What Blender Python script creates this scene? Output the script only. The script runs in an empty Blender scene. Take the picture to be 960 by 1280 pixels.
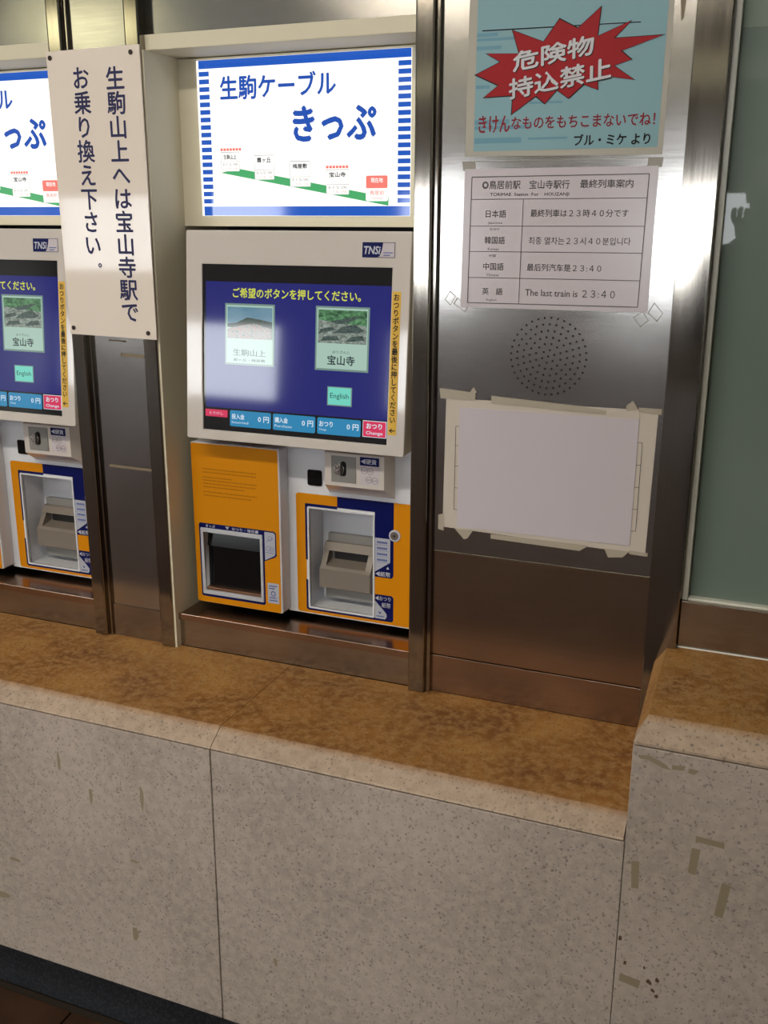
import bpy, bmesh, math, random
from mathutils import Vector, Matrix, noise
random.seed(7)
scene = bpy.context.scene
C = scene.collection
H = 1.53                      # eye height; z values below are measured from eye level, helpers add H

# ------------------------------------------------------------------ camera
YAW, PITCH, ROLL, FPX, DIST = math.radians(21.8965), math.radians(16.0674), math.radians(0.2402), 1252.37, 1.571
cam_d = bpy.data.cameras.new('camera')
cam = bpy.data.objects.new('camera', cam_d); C.objects.link(cam)
cam_d.sensor_fit = 'HORIZONTAL'; cam_d.sensor_width = 36.0; cam_d.lens = 36.0 * FPX / 960.0
cam_d.clip_start = 0.02; cam_d.clip_end = 200
cy, sy, cp, sp = math.cos(YAW), math.sin(YAW), math.cos(PITCH), math.sin(PITCH)
fw = Vector((-sy*cp, cy*cp, -sp)); rt = Vector((cy, sy, 0)); up = rt.cross(fw)
r2 = math.cos(ROLL)*rt + math.sin(ROLL)*up
u2 = -math.sin(ROLL)*rt + math.cos(ROLL)*up
m = Matrix((r2, u2, -fw)).transposed().to_4x4()
m.translation = Vector((0, -DIST, H)); cam.matrix_world = m
scene.camera = cam

# ------------------------------------------------------------------ world, lamps, exposure
world = bpy.data.worlds.new('overcast_sky'); scene.world = world; world.use_nodes = True
bg = world.node_tree.nodes['Background']
bg.inputs[0].default_value = (0.93, 0.97, 1.0, 1); bg.inputs[1].default_value = 13.0
scene.view_settings.view_transform = 'Standard'; scene.view_settings.look = 'None'
scene.view_settings.exposure = 0.0; scene.view_settings.gamma = 1.0
scene.view_settings.use_curve_mapping = False
scene.cycles.use_denoising = True
scene.cycles.max_bounces = 10; scene.cycles.diffuse_bounces = 5; scene.cycles.glossy_bounces = 5
scene.cycles.sample_clamp_indirect = 6.0
def area(name, loc, sx, sy_, power, color, rot=(0,0,0), portal=False):
    l = bpy.data.lights.new(name, 'AREA'); l.shape = 'RECTANGLE'; l.size = sx; l.size_y = sy_
    l.energy = power; l.color = color
    if portal: l.cycles.is_portal = True
    o = bpy.data.objects.new(name, l); C.objects.link(o); o.location = (loc[0], loc[1], loc[2]+H); o.rotation_euler = rot
    return o
REAR = -10.0
OPENINGS = ((-9.4, -6.05), (-4.5, -3.65), (-1.6, .9))      # daylight gaps in the rear wall
for xa, xb in OPENINGS:
    area('opening_portal', ((xa+xb)/2, REAR-.02, -.15), xb-xa, .94, 1, (1,1,1), (-math.pi/2, 0, 0), True)
# unseen battens added under the ceiling to warm the ledge from above (their tubes are built below)
area('added_batten_light', (-1.3, -1.75, 1.27), 2.4, .10, 46, (1.0, .91, .76))
area('added_batten_light', (-1.3, -4.2, 1.27), 2.4, .10, 32, (1.0, .91, .76))

# ------------------------------------------------------------------ materials
def new_mat(name):
    mt = bpy.data.materials.new(name); mt.use_nodes = True
    nt = mt.node_tree; b = nt.nodes['Principled BSDF']
    return mt, nt, b
def plain(name, col, rough=.5, metal=0, spec=.5, emit=0, ecol=None, coat=0):
    mt, nt, b = new_mat(name)
    b.inputs['Base Color'].default_value = (*col, 1); b.inputs['Roughness'].default_value = rough
    b.inputs['Metallic'].default_value = metal; b.inputs['Specular IOR Level'].default_value = spec
    b.inputs['Coat Weight'].default_value = coat
    if emit:
        b.inputs['Emission Color'].default_value = (*(ecol or col), 1); b.inputs['Emission Strength'].default_value = emit
    return mt
def nd(nt, t, **k):
    n = nt.nodes.new(t)
    for a, v in k.items():
        if a.startswith('i_'): n.inputs[int(a[2:])].default_value = v
        else: setattr(n, a, v)
    return n
def ramp(nt, fac, stops):
    r = nt.nodes.new('ShaderNodeValToRGB'); e = r.color_ramp.elements
    while len(e) < len(stops): e.new(.5)
    for el, (p, c) in zip(e, stops): el.position = p; el.color = (*c, 1)
    nt.links.new(fac, r.inputs[0]); return r.outputs[0]
def mix(nt, fac, a, b, mode='MIX'):
    n = nt.nodes.new('ShaderNodeMix'); n.data_type = 'RGBA'; n.blend_type = mode
    for s, v in ((0, fac), (6, a), (7, b)):
        if hasattr(v, 'is_linked'): nt.links.new(v, n.inputs[s])
        elif isinstance(v, (int, float)): n.inputs[s].default_value = v
        else: n.inputs[s].default_value = (*v, 1)
    return n.outputs[2]
def pos_scaled(nt, s):
    g = nt.nodes.new('ShaderNodeNewGeometry'); mp = nt.nodes.new('ShaderNodeMapping')
    mp.inputs['Scale'].default_value = s; nt.links.new(g.outputs['Position'], mp.inputs[0]); return mp.outputs[0]
def noise_n(nt, vec, scale, detail=2, rough=.5):
    n = nt.nodes.new('ShaderNodeTexNoise'); n.inputs['Scale'].default_value = scale
    n.inputs['Detail'].default_value = detail; n.inputs['Roughness'].default_value = rough
    nt.links.new(vec, n.inputs['Vector']); return n.outputs[0]
def bump(nt, b, h, strength, dist):
    n = nt.nodes.new('ShaderNodeBump'); n.inputs['Strength'].default_value = strength; n.inputs['Distance'].default_value = dist
    nt.links.new(h, n.inputs['Height']); nt.links.new(n.outputs[0], b.inputs['Normal'])
def steel(name, c0, c1, rough, brush=(6, 6, 420), warp=.0):
    mt, nt, b = new_mat(name)
    v = pos_scaled(nt, (1, 1, 1)); vb = pos_scaled(nt, brush)
    n1 = noise_n(nt, v, 5, 3); nb = noise_n(nt, vb, 1, 3, .6)
    col = ramp(nt, n1, [(.35, c0), (.65, c1)])
    nt.links.new(mix(nt, .12, col, ramp(nt, nb, [(.3, (.32,.30,.27)), (.7, (.62,.60,.57))])), b.inputs['Base Color'])
    b.inputs['Metallic'].default_value = 1
    mr = nd(nt, 'ShaderNodeMapRange'); mr.inputs[3].default_value = rough-.03; mr.inputs[4].default_value = rough+.04
    nt.links.new(nb, mr.inputs[0]); nt.links.new(mr.outputs[0], b.inputs['Roughness'])
    bump(nt, b, nb, .05, .0002)
    if warp:
        bn = [n for n in nt.nodes if n.type == 'BUMP'][0]
        b2 = nt.nodes.new('ShaderNodeBump'); b2.inputs['Strength'].default_value = 1; b2.inputs['Distance'].default_value = warp
        nt.links.new(noise_n(nt, v, 6, 1), b2.inputs['Height']); nt.links.new(b2.outputs[0], bn.inputs['Normal'])
    return mt
M = {}
M['steel'] = steel('brushed_steel', (.42,.40,.385), (.51,.49,.475), .150, (9, 9, 300), .0010)
M['steel_post'] = steel('post_steel', (.27,.24,.21), (.34,.31,.27), .095, (200, 200, 4), .0003)
M['steel_dark'] = steel('painted_reflection_steel', (.31,.195,.125), (.38,.25,.165), .22, (9, 9, 300), .0015)  # brown base colour paints in the reflection of floor and ledge
M['steel_kick'] = steel('kick_steel', (.30,.25,.20), (.40,.34,.28), .22, (9, 9, 300), .0015)
M['beige'] = plain('beige_paint', (.67,.62,.48), .55)
M['shell'] = plain('cream_plastic', (.60,.555,.53), .06)
M['white'] = plain('white_plastic', (.66,.68,.74), .3)
M['amber'] = plain('amber_decal', (.62,.235,.002), .4, 0, .12)
M['amber_print'] = plain('faded_print', (.40,.155,.002), .4, 0, .12)
M['navy'] = plain('navy_decal', (.003,.006,.085), .3, 0, .15)
M['navy_print'] = plain('navy_print', (.02,.03,.16), .4)
M['palegrey'] = plain('pale_label', (.42,.44,.52), .35)
M['paleprint'] = plain('pale_print', (.50,.52,.62), .4)
M['bluegrey'] = plain('blue_print', (.08,.12,.35), .4)
M['ink'] = plain('black_ink', (.010,.010,.011), .6, 0, .2)
M['greyink'] = plain('grey_ink', (.075,.07,.075), .5)
M['black'] = plain('black_plastic', (.004,.004,.005), .12)
M['blackflap'] = plain('smoked_acrylic', (.003,.003,.004), .04)
M['smoked'] = plain('smoked_shutter', (.01,.01,.01), .10, 0, .10)
M['rim'] = plain('pale_grey_rim', (.48,.50,.56), .35)
M['dark'] = plain('dark_void', (.006,.005,.005), .6)
M['chrome'] = plain('dull_chrome', (.55,.52,.50), .25, 1)
M['billgrey'] = plain('taupe_plastic', (.20,.17,.145), .4)
M['billgrey2'] = plain('grey_plastic', (.22,.215,.21), .35)
M['signplate'] = plain('white_acrylic', (.78,.70,.64), .05, 0, .3)
M['signink'] = plain('dark_blue_paint', (.02,.02,.085), .4, 0, .25)
M['screwhead'] = plain('screw_head', (.03,.018,.012), .4, .6)
M['paper'] = plain('white_paper', (.55,.505,.555), .6, 0, .2)
M['laminate'] = plain('laminated_paper', (.58,.53,.58), .18)
M['cream'] = plain('yellowed_paper', (.56,.50,.44), .5)
M['tape'] = plain('old_tape', (.40,.35,.28), .4)
M['residue'] = plain('adhesive_residue', (.20,.155,.10), .6)
M['residue2'] = plain('ochre_residue', (.265,.22,.145), .7)
M['rust'] = plain('brown_stain', (.09,.055,.03), .8)
M['poster'] = plain('poster_white', (.44,.42,.37), .4, 0, .2)
M['posterblue'] = plain('poster_blue', (.23,.40,.46), .4, 0, .2)
M['posterblue2'] = plain('poster_band', (.15,.32,.42), .4, 0, .2)
M['red'] = plain('poster_red', (.33,.010,.016), .4, 0, .15)
M['redtext'] = plain('poster_red_text', (.24,.02,.03), .4, 0, .15)
M['postwhite'] = plain('poster_lettering', (.55,.55,.60), .3)
M['gasket'] = plain('clear_sealant', (.70,.70,.64), .3)
M['plinth'] = plain('dark_granite', (.012,.014,.018), .5)

def emis(name, col, s, rough=.06): return plain(name, (.01,.01,.01), rough, 0, .5, s, col)
M['lb_white'] = emis('lit_white', (1.0, .985, .93), 1.2)
M['lb_blue'] = emis('lit_blue', (.012,.10,.52), 1.0)
M['lb_text'] = emis('lit_blue_lettering', (.015,.085,.45), 1.0)
M['lb_green'] = emis('lit_green', (.07,.42,.15), 1.0)
M['lb_edge'] = emis('lit_card_edge', (.38,.42,.38), 1.0)
M['lb_red'] = emis('lit_red', (.95,.22,.18), 1.0)
M['lb_grey'] = emis('lit_grey', (.05,.05,.06), 1.0)
M['sc_blank'] = emis('screen_off', (.004,.004,.005), 1.0, .055)
M['sc_blue'] = emis('screen_blue', (.014,.016,.15), 1.0, .055)
M['sc_yellow'] = emis('screen_yellow', (.62,.66,.06), 1.0, .055)
M['sc_card'] = emis('screen_card', (.36,.52,.44), 1.0, .055)
M['sc_edge'] = emis('screen_edge', (.16,.25,.22), 1.0, .055)
M['sc_mint'] = emis('screen_mint', (.16,.62,.50), 1.0, .055)
M['sc_teal'] = emis('screen_teal', (.025,.22,.42), 1.0, .055)
M['sc_pink'] = emis('screen_pink', (.62,.035,.10), 1.0, .055)
M['sc_text'] = emis('screen_white', (.62,.72,.80), 1.0, .055)
M['sc_ink'] = emis('screen_dark', (.01,.02,.03), 1.0, .055)
def sc_photo(name, stops, scale, seed):
    mt, nt, b = new_mat(name)
    b.inputs['Base Color'].default_value = (.01,.01,.01,1); b.inputs['Roughness'].default_value = .055
    v = pos_scaled(nt, (1, 1, 1.6)); n = noise_n(nt, v, scale, 4, .65)
    nt.links.new(ramp(nt, n, stops), b.inputs['Emission Color']); b.inputs['Emission Strength'].default_value = 1
    return mt
M['ph_sky'] = sc_photo('photo_sky', [(.3, (.10,.22,.30)), (.7, (.16,.28,.36))], 30, 1)
M['ph_hill'] = sc_photo('photo_hill', [(.3, (.02,.035,.03)), (.7, (.05,.08,.06))], 200, 2)
M['ph_town'] = sc_photo('photo_town', [(.35, (.08,.10,.09)), (.5, (.28,.30,.27)), (.6, (.34,.16,.13)), (.7, (.16,.22,.20))], 130, 3)
M['ph_tree'] = sc_photo('photo_tree', [(.35, (.02,.06,.03)), (.65, (.12,.30,.14))], 110, 4)
M['ph_roof'] = sc_photo('photo_roof', [(.3, (.02,.035,.03)), (.7, (.09,.13,.12))], 200, 5)
M['ph_pale'] = sc_photo('photo_pale', [(.35, (.10,.12,.10)), (.65, (.30,.36,.32))], 150, 6)

# granite-like terrazzo
def stone(name, base, stain=False):
    mt, nt, b = new_mat(name)
    v = pos_scaled(nt, (1, 1, 1))
    big = noise_n(nt, v, 4, 3); mid = noise_n(nt, v, 60, 3, .6); fine = noise_n(nt, v, 230, 2, .6)
    lo = tuple(x*.86 for x in base); hi = tuple(min(1, x*1.12) for x in base)
    col = ramp(nt, big, [(.3, lo), (.7, hi)])
    col = mix(nt, ramp(nt, mid, [(.42, (0,0,0)), (.60, (.45,)*3)]), col, tuple(x*1.33 for x in base))
    col = mix(nt, ramp(nt, fine, [(.60, (0,0,0)), (.68, (.75,)*3)]), col, tuple(x*.42 for x in base))
    vo = nt.nodes.new('ShaderNodeTexVoronoi'); vo.inputs['Scale'].default_value = 95; nt.links.new(v, vo.inputs['Vector'])
    spots = ramp(nt, vo.outputs['Distance'], [(.15, (1,1,1)), (.24, (0,0,0))])
    sel = ramp(nt, noise_n(nt, v, 34, 1), [(.50, (0,0,0)), (.56, (.75,)*3)])
    col = mix(nt, mix(nt, 1.0, spots, sel, 'MULTIPLY'), col, (.17,.14,.125))
    if stain:
        g = nt.nodes.new('ShaderNodeNewGeometry'); sx = nt.nodes.new('ShaderNodeSeparateXYZ'); nt.links.new(g.outputs['Position'], sx.inputs[0])
        mr = nd(nt, 'ShaderNodeMapRange'); mr.inputs[1].default_value = -.272; mr.inputs[2].default_value = -.258
        nt.links.new(sx.outputs[1], mr.inputs[0])
        patch = ramp(nt, noise_n(nt, v, 7, 4, .6), [(.36, (.17,.066,.016)), (.52, (.29,.130,.030)), (.68, (.40,.205,.055))])
        sp2 = mix(nt, ramp(nt, mid, [(.42, (0,0,0)), (.62, (.7,)*3)]), patch, (.40,.23,.09))
        sp2 = mix(nt, ramp(nt, fine, [(.55, (0,0,0)), (.68, (.6,)*3)]), sp2, (.12,.05,.018))
        col = mix(nt, mr.outputs[0], col, sp2)
    nt.links.new(col, b.inputs['Base Color']); b.inputs['Roughness'].default_value = .55; b.inputs['Specular IOR Level'].default_value = .3
    bump(nt, b, mid, .12, .001)
    return mt
STONE = (.395, .335, .295)
M['stone'] = stone('speckled_stone', STONE)
M['stone_top'] = stone('stained_stone_top', (.38, .29, .225), True)
def granite_dark():
    mt, nt, b = new_mat('black_granite'); v = pos_scaled(nt, (1,1,1))
    nt.links.new(ramp(nt, noise_n(nt, v, 160, 3, .7), [(.45, (.008,.010,.014)), (.7, (.05,.055,.065))]), b.inputs['Base Color'])
    b.inputs['Roughness'].default_value = .5; return mt
M['plinth'] = granite_dark()
def tile_mat():
    mt, nt, b = new_mat('brown_tile'); v = pos_scaled(nt, (1,1,1))
    nt.links.new(ramp(nt, noise_n(nt, v, 9, 4, .6), [(.3, (.030,.013,.007)), (.7, (.055,.026,.014))]), b.inputs['Base Color'])
    b.inputs['Roughness'].default_value = .75; b.inputs['Specular IOR Level'].default_value = .2; return mt
M['tile'] = tile_mat()
M['grout'] = plain('grout', (.02,.012,.008), .8)
M['ceil'] = plain('ceiling_paint', (.145,.152,.118), .8)
M['hall'] = plain('hall_wall', (.12,.09,.07), .8)
M['side_wall'] = plain('side_wall_paint', (.50,.48,.42), .8)
M['lamp_yellow'] = plain('yellow_lamp', (.8,.8,.6), .5, 0, .5, 3.2, (1.0,.93,.50))
M['lamp_dim'] = plain('dim_lamp', (.4,.4,.3), .5, 0, .5, .5, (1.0,.93,.60))
M['tube'] = plain('added_batten_tube', (.8,.8,.7), .5, 0, .5, 6.0, (1.0,.88,.66))  # glow of the added battens
def frosted(name, c0, c1):
    mt, nt, b = new_mat(name); v = pos_scaled(nt, (1,1,1))
    nt.links.new(ramp(nt, noise_n(nt, v, 3, 2), [(.3, c0), (.7, c1)]), b.inputs['Base Color'])
    b.inputs['Roughness'].default_value = .45; b.inputs['Specular IOR Level'].default_value = .2
    b.inputs['Coat Weight'].default_value = .55; b.inputs['Coat Roughness'].default_value = .02; return mt
M['glass'] = frosted('frosted_glass', (.19,.24,.20), (.22,.27,.23))
M['glass2'] = frosted('darker_glass_layer', (.13,.175,.150), (.155,.20,.175))

# ------------------------------------------------------------------ helpers
def wloc(o):
    v = Vector((0,0,0))
    while o is not None: v += o.location; o = o.parent
    return v
def obj(name, bm, mat, parent=None, label=None):
    """Link a bmesh in world coordinates (z from eye level) as ONE mesh object, its origin at its own base."""
    xs = [v.co for v in bm.verts]
    c = Vector(((min(v.x for v in xs)+max(v.x for v in xs))/2, (min(v.y for v in xs)+max(v.y for v in xs))/2, min(v.z for v in xs)))
    bmesh.ops.translate(bm, verts=bm.verts, vec=-c)
    me = bpy.data.meshes.new(name); bm.to_mesh(me); bm.free()
    for mt in (mat if isinstance(mat, (list, tuple)) else [mat]): me.materials.append(mt)
    o = bpy.data.objects.new(name, me); C.objects.link(o)
    w = c + Vector((0, 0, H))
    if parent is not None: o.parent = parent; o.location = w - wloc(parent)
    else: o.location = w
    if label: o['label'] = label
    return o
def tag(o, label, cat, group=None):
    o['label'] = label; o['category'] = cat
    if group: o['group'] = group
    return o
def structure(o): o['kind'] = 'structure'; return o
def thing(name, label, cat, loc, group=None):
    o = bpy.data.objects.new(name, None); C.objects.link(o); o.location = (loc[0], loc[1], loc[2]+H)
    o.empty_display_size = .05
    return tag(o, label, cat, group)
def box(x0, x1, y0, y1, z0, z1, bev=0, bm=None, seg=2):
    bm2 = bmesh.new()
    bmesh.ops.create_cube(bm2, size=1)
    for v in bm2.verts: v.co = Vector((x0+(v.co.x+.5)*(x1-x0), y0+(v.co.y+.5)*(y1-y0), z0+(v.co.z+.5)*(z1-z0)))
    if bev: bmesh.ops.bevel(bm2, geom=bm2.edges[:], offset=bev, segments=seg, affect='EDGES', profile=.6)
    if bm is None: return bm2
    tmp = bpy.data.meshes.new('t'); bm2.to_mesh(tmp); bm2.free(); bm.from_mesh(tmp); bpy.data.meshes.remove(tmp); return bm
def flat(y): return lambda z: y
def rrect(x0, x1, z0, z1, r=0, n=5, corners=(1,1,1,1)):
    """rounded rectangle outline; corners: bottom-left, bottom-right, top-right, top-left"""
    pts = []
    for (cx, cz, a0, k) in ((x0, z0, 180, 0), (x1, z0, 270, 1), (x1, z1, 0, 2), (x0, z1, 90, 3)):
        if r and corners[k]:
            ox = cx + (r if cx == x0 else -r); oz = cz + (r if cz == z0 else -r)
            for i in range(n+1):
                a = math.radians(a0 + 90*i/n); pts.append((ox+r*math.cos(a), oz+r*math.sin(a)))
        else: pts.append((cx, cz))
    return pts
def circle(x, z, r, n=24): return [(x+r*math.cos(2*math.pi*i/n), z+r*math.sin(2*math.pi*i/n)) for i in range(n)]
def plate(outlines, surf, d0, d1, bev=0):
    """Outlines (first outer, others holes) in the X-Z plane, given depth from surf-d1 (front) to surf-d0 (back)."""
    cu = bpy.data.curves.new('p', 'CURVE'); cu.dimensions = '2D'; cu.fill_mode = 'BOTH'
    t = d1 - d0
    cu.extrude = max(t/2 - bev, 0)
    if bev: cu.bevel_depth = bev; cu.bevel_resolution = 2; cu.offset = -bev
    for pts in outlines:
        s = cu.splines.new('POLY'); s.points.add(len(pts)-1); s.use_cyclic_u = True
        for p, q in zip(s.points, pts): p.co = (q[0], q[1], 0, 1)
    o = bpy.data.objects.new('p', cu); C.objects.link(o)
    dg = bpy.context.evaluated_depsgraph_get(); me = bpy.data.meshes.new_from_object(o.evaluated_get(dg))
    bm = bmesh.new(); bm.from_mesh(me)
    bpy.data.objects.remove(o); bpy.data.curves.remove(cu); bpy.data.meshes.remove(me)
    bmesh.ops.remove_doubles(bm, verts=bm.verts, dist=1e-6)
    for v in bm.verts:
        x, z, k = v.co; v.co = Vector((x, surf(z) - (d0+d1)/2 - k, z))
    bmesh.ops.recalc_face_normals(bm, faces=bm.faces)
    return bm
def sheet(outlines, surf, d): return plate(outlines, surf, d, d+.0003)
def text_bm(body, x0, x1, z0, z1, surf, d, bold=0, rot=0, shear=0, line=1.0, font=None, keep=False, align='LEFT', track=1.0):
    cu = bpy.data.curves.new('t', 'FONT'); cu.body = body; cu.space_line = line; cu.align_x = align; cu.resolution_u = 2
    cu.space_character = track
    o = bpy.data.objects.new('t', cu); C.objects.link(o)
    dg = bpy.context.evaluated_depsgraph_get(); me = bpy.data.meshes.new_from_object(o.evaluated_get(dg))
    bm = bmesh.new(); bm.from_mesh(me)
    bpy.data.objects.remove(o); bpy.data.curves.remove(cu); bpy.data.meshes.remove(me)
    xs = [v.co.x for v in bm.verts]; ys = [v.co.y for v in bm.verts]
    ax, bx, ay, by = min(xs), max(xs), min(ys), max(ys)
    sx = (x1-x0)/(bx-ax); sz = (z1-z0)/(by-ay)
    if keep: sx = sz = min(sx, sz)
    cx, cz = (x0+x1)/2, (z0+z1)/2; ca, sa = math.cos(math.radians(rot)), math.sin(math.radians(rot))
    for v in bm.verts:
        px = (v.co.x-(ax+bx)/2)*sx; pz = (v.co.y-(ay+by)/2)*sz; px += shear*pz
        X = cx + px*ca - pz*sa; Z = cz + px*sa + pz*ca
        v.co = Vector((X, surf(Z)-d, Z))
    bm.normal_update()
    for f in bm.faces:
        if f.normal.y > 0: f.normal_flip()
    if bold:                                            # heavier strokes: the same glyphs laid again a hair aside
        e = bold*.9*sx*(1 if not keep else 1); base = bm.copy()
        for k, (ex, ez) in enumerate(((e, 0), (-e, 0), (0, e), (0, -e))):
            b2 = base.copy(); bmesh.ops.translate(b2, verts=b2.verts, vec=(ex, -.00002*(k+1), ez))
            t = bpy.data.meshes.new('t'); b2.to_mesh(t); b2.free(); bm.from_mesh(t); bpy.data.meshes.remove(t)
        base.free()
    return bm
def text(parent, mat, *a, name='lettering', label=None, **k):
    return obj(name, text_bm(*a, **k), M[mat], parent, label)
def join(*bms):
    out = bms[0]
    for b in bms[1:]:
        t = bpy.data.meshes.new('t'); b.to_mesh(t); b.free(); out.from_mesh(t); bpy.data.meshes.remove(t)
    return out
def tube(path, r, n=8):
    bm = bmesh.new(); rings = []
    for i, p in enumerate(path):
        p = Vector(p); a = Vector(path[max(i-1,0)]); b = Vector(path[min(i+1,len(path)-1)]); t = (b-a).normalized()
        u = t.orthogonal().normalized(); w = t.cross(u)
        rings.append([bm.verts.new(p + r*(math.cos(2*math.pi*k/n)*u + math.sin(2*math.pi*k/n)*w)) for k in range(n)])
    for a, b in zip(rings, rings[1:]):
        for k in range(n): bm.faces.new((a[k], a[(k+1)%n], b[(k+1)%n], b[k]))
    bm.faces.new(rings[0]); bm.faces.new(rings[-1])
    bmesh.ops.recalc_face_normals(bm, faces=bm.faces); return bm
def disc(x, z, r, surf, d0, d1, n=24, bev=0): return plate([circle(x, z, r, n)], surf, d0, d1, bev)
def hull(pts, faces):
    bm = bmesh.new(); vs = [bm.verts.new(p) for p in pts]
    for f in faces: bm.faces.new([vs[i] for i in f])
    bmesh.ops.recalc_face_normals(bm, faces=bm.faces); return bm
def copy_tree(o, parent=None):
    c = o.copy(); C.objects.link(c); c.parent = parent
    for ch in list(o.children): copy_tree(ch, c)
    return c

# ------------------------------------------------------------------ the hall
TOPZ, BOTZ, CTR = 1.57, -1.53, -.814
fl = structure(obj('floor', box(-9.6, 4.2, REAR, .3, BOTZ-.10, BOTZ-.006), M['grout']))
tile_me = None
for i in range(11):
    for j in range(6):
        x = -3.0 + i*.30; y = -.26 - (j+1)*.30
        if tile_me is None:
            t = obj('floor_tile', box(x+.002, x+.298, y+.002, y+.298, BOTZ-.006, BOTZ, .0015, seg=1), M['tile'], fl); tile_me = t
        else:
            c = tile_me.copy(); C.objects.link(c); c.location = tile_me.location + Vector((i*.30, -j*.30, 0))
far = join(box(-9.6, 4.2, REAR, -2.06, BOTZ-.006, BOTZ), box(-9.6, -3.0, -2.06, .3, BOTZ-.006, BOTZ), box(.3, 4.2, -2.06, .3, BOTZ-.006, BOTZ))
far_o = obj('distant_floor_tiles', far, M['tile'], fl); far_o['kind'] = 'stuff'
structure(obj('ceiling', box(-9.6, 4.2, REAR-.1, .4, TOPZ, TOPZ+.1), M['ceil']))
structure(obj('wall_left', box(-9.7, -9.6, REAR-.1, .4, BOTZ-.1, TOPZ), M['side_wall']))
structure(obj('wall_right', box(4.2, 4.3, REAR-.1, .4, BOTZ-.1, TOPZ), M['side_wall']))
wr = obj('wall_rear', plate([rrect(-9.6, 4.2, BOTZ, TOPZ)] + [rrect(a, b, -.62, .32) for a, b in OPENINGS], flat(REAR), -.1, 0), M['hall']); structure(wr)
# lamps seen only as reflections, and the added, unseen battens that light the ledge
def lamp(x0, x1, y0, y1, z0, z1, mat, label):
    t = thing('ceiling_light', label, 'lamp', ((x0+x1)/2, (y0+y1)/2, z1))
    obj('housing', box(x0-.01, x1+.01, y0-.01, y1+.01, z1, TOPZ), M['hall'], t)
    obj('diffuser', box(x0, x1, y0, y1, z0, z1), M[mat], t)
lamp(-5.50, -4.65, -5.2, -5.05, 1.26, 1.48, 'lamp_yellow', 'bright yellowish lamp box hung deep in the hall on the far side')
lamp(-4.3, 1.0, -8.1, -7.9, 1.20, 1.36, 'lamp_dim', 'long dim yellowish lamp box near the rear opening')
for y, l in ((-1.75, 'slim unseen batten added to light the ledge'), (-4.2, 'slim unseen batten added in the middle of the hall')):
    lamp(-2.5, -.1, y-.05, y+.05, 1.29, 1.33, 'tube', l)

# ------------------------------------------------------------------ wall with the ticket bays
S = -.685
wf = obj('wall_front', join(box(-4.2, .0, .30, .40, BOTZ-.1, TOPZ), box(-4.2, -3.01, .002, .30, BOTZ, TOPZ)), M['hall']); structure(wf)
PY = -.017     # front plane of the posts
ZT = 1.2
def post(x0, x1):
    o = obj('steel_post', box(x0, x1, PY, .06, CTR, ZT, .0035, seg=4), M['steel_post'], wf)
    return o
post(-.577, -.5465)
post(-1.103, -1.073)
post(-1.264, -1.234)
post(-1.264+.161+S-.0, -1.234+.161+S)     # left post of the second bay, outside the frame
# recess linings of both bays
for k, dx in enumerate((0, S)):
    x0, x1 = -1.073+dx, -.577+dx
    obj('recess_back', box(x0-.01, x1+.01, .25, .262, CTR, .30), M['dark'], wf)
    obj('recess_jamb', box(x0-.004, x0+.004, -.013, .25, CTR, .281, .001), M['beige'], wf)
    obj('recess_jamb', box(x1-.004, x1+.004, .000, .25, CTR, .281, .001), M['beige'], wf)
    obj('lintel', box(x0, x1, -.002, .25, .281, .306, .0015), M['beige'], wf)
    obj('upper_panel', box(x0, x1, .006, .02, .307, ZT), M['steel'], wf)
    obj('sill', join(box(x0+.004, x1-.0, .000, .115, CTR+.055, CTR+.068, .002), box(x0+.004, x1-.0, -.003, .003, CTR+.056, CTR+.070, .001)), M['steel_dark'], wf)
    obj('kick_plate', box(x0+.004, x1, .002, .010, CTR, CTR+.0555), M['steel_kick'], wf)
# filler panel between the bays
obj('filler_panel', box(-1.234, -1.103, -.002, .02, CTR+.068, ZT), M['steel'], wf)
obj('kick_plate', box(-1.234, -1.103, -.004, .012, CTR, CTR+.0675), M['steel_kick'], wf)
obj('corner_bead', box(-1.235, -1.226, -.009, .010, CTR, ZT, .0015), M['steel_post'], wf)
for (x0, x1, z0, z1) in ((-1.165, -1.105, -.243, -.236), (-1.21, -1.106, -.460, -.454), (-1.19, -1.15, -.215, -.211)):
    obj('tape_residue', plate([[(x0, z0+.001), (x1, z0), (x1, z1-.001), (x0, z1)]], flat(-.002), 0, .0003), M['residue'], wf)

# speaker / notice panel with punched holes
PX0, PX1 = -.5465, -.168
holes = [circle(-.353, -.201, .0017, 8)]
for r in range(1, 7):
    n = 6*r
    for i in range(n):
        a = 2*math.pi*(i+.3*r)/n
        holes.append(circle(-.353+r*.01005*math.cos(a), -.201+r*.01005*math.sin(a), .0017, 8))
bmp = plate([rrect(PX0, PX1, -.5445, ZT)] + holes, flat(0), -.0006, 0)
obj('speaker_panel', bmp, M['steel'], wf, 'brushed steel panel with a round pattern of punched speaker holes')
obj('speaker_cone', disc(-.353, -.201, .068, flat(.004), -.004, 0), M['dark'], wf)
obj('lower_panel', box(PX0, PX1, .001, .01, -.7415, -.5465, .001), M['steel_dark'], wf)
obj('panel_lip', box(PX0+.004, PX1, -.002, .003, -.5478, -.5450, .0006), M['steel_post'], wf)
obj('kick_plate', box(PX0, PX1, .001, .012, CTR, -.7435, .0005), M['steel_dark'], wf)
obj('corner_bead', box(PX0-.001, PX0+.0080, -.008, .004, CTR, ZT, .0018), M['steel_post'], wf)
obj('panel_backing', box(PX0, PX1, .03, .05, CTR, ZT), M['dark'], wf)
obj('rust_stain', plate([[(-.189,.272),(-.186,.276),(-.184,.30),(-.178,.33),(-.178,.4),(-.192,.4),(-.190,.33),(-.192,.30)]], flat(0), 0, .0003), M['residue'], wf)

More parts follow.
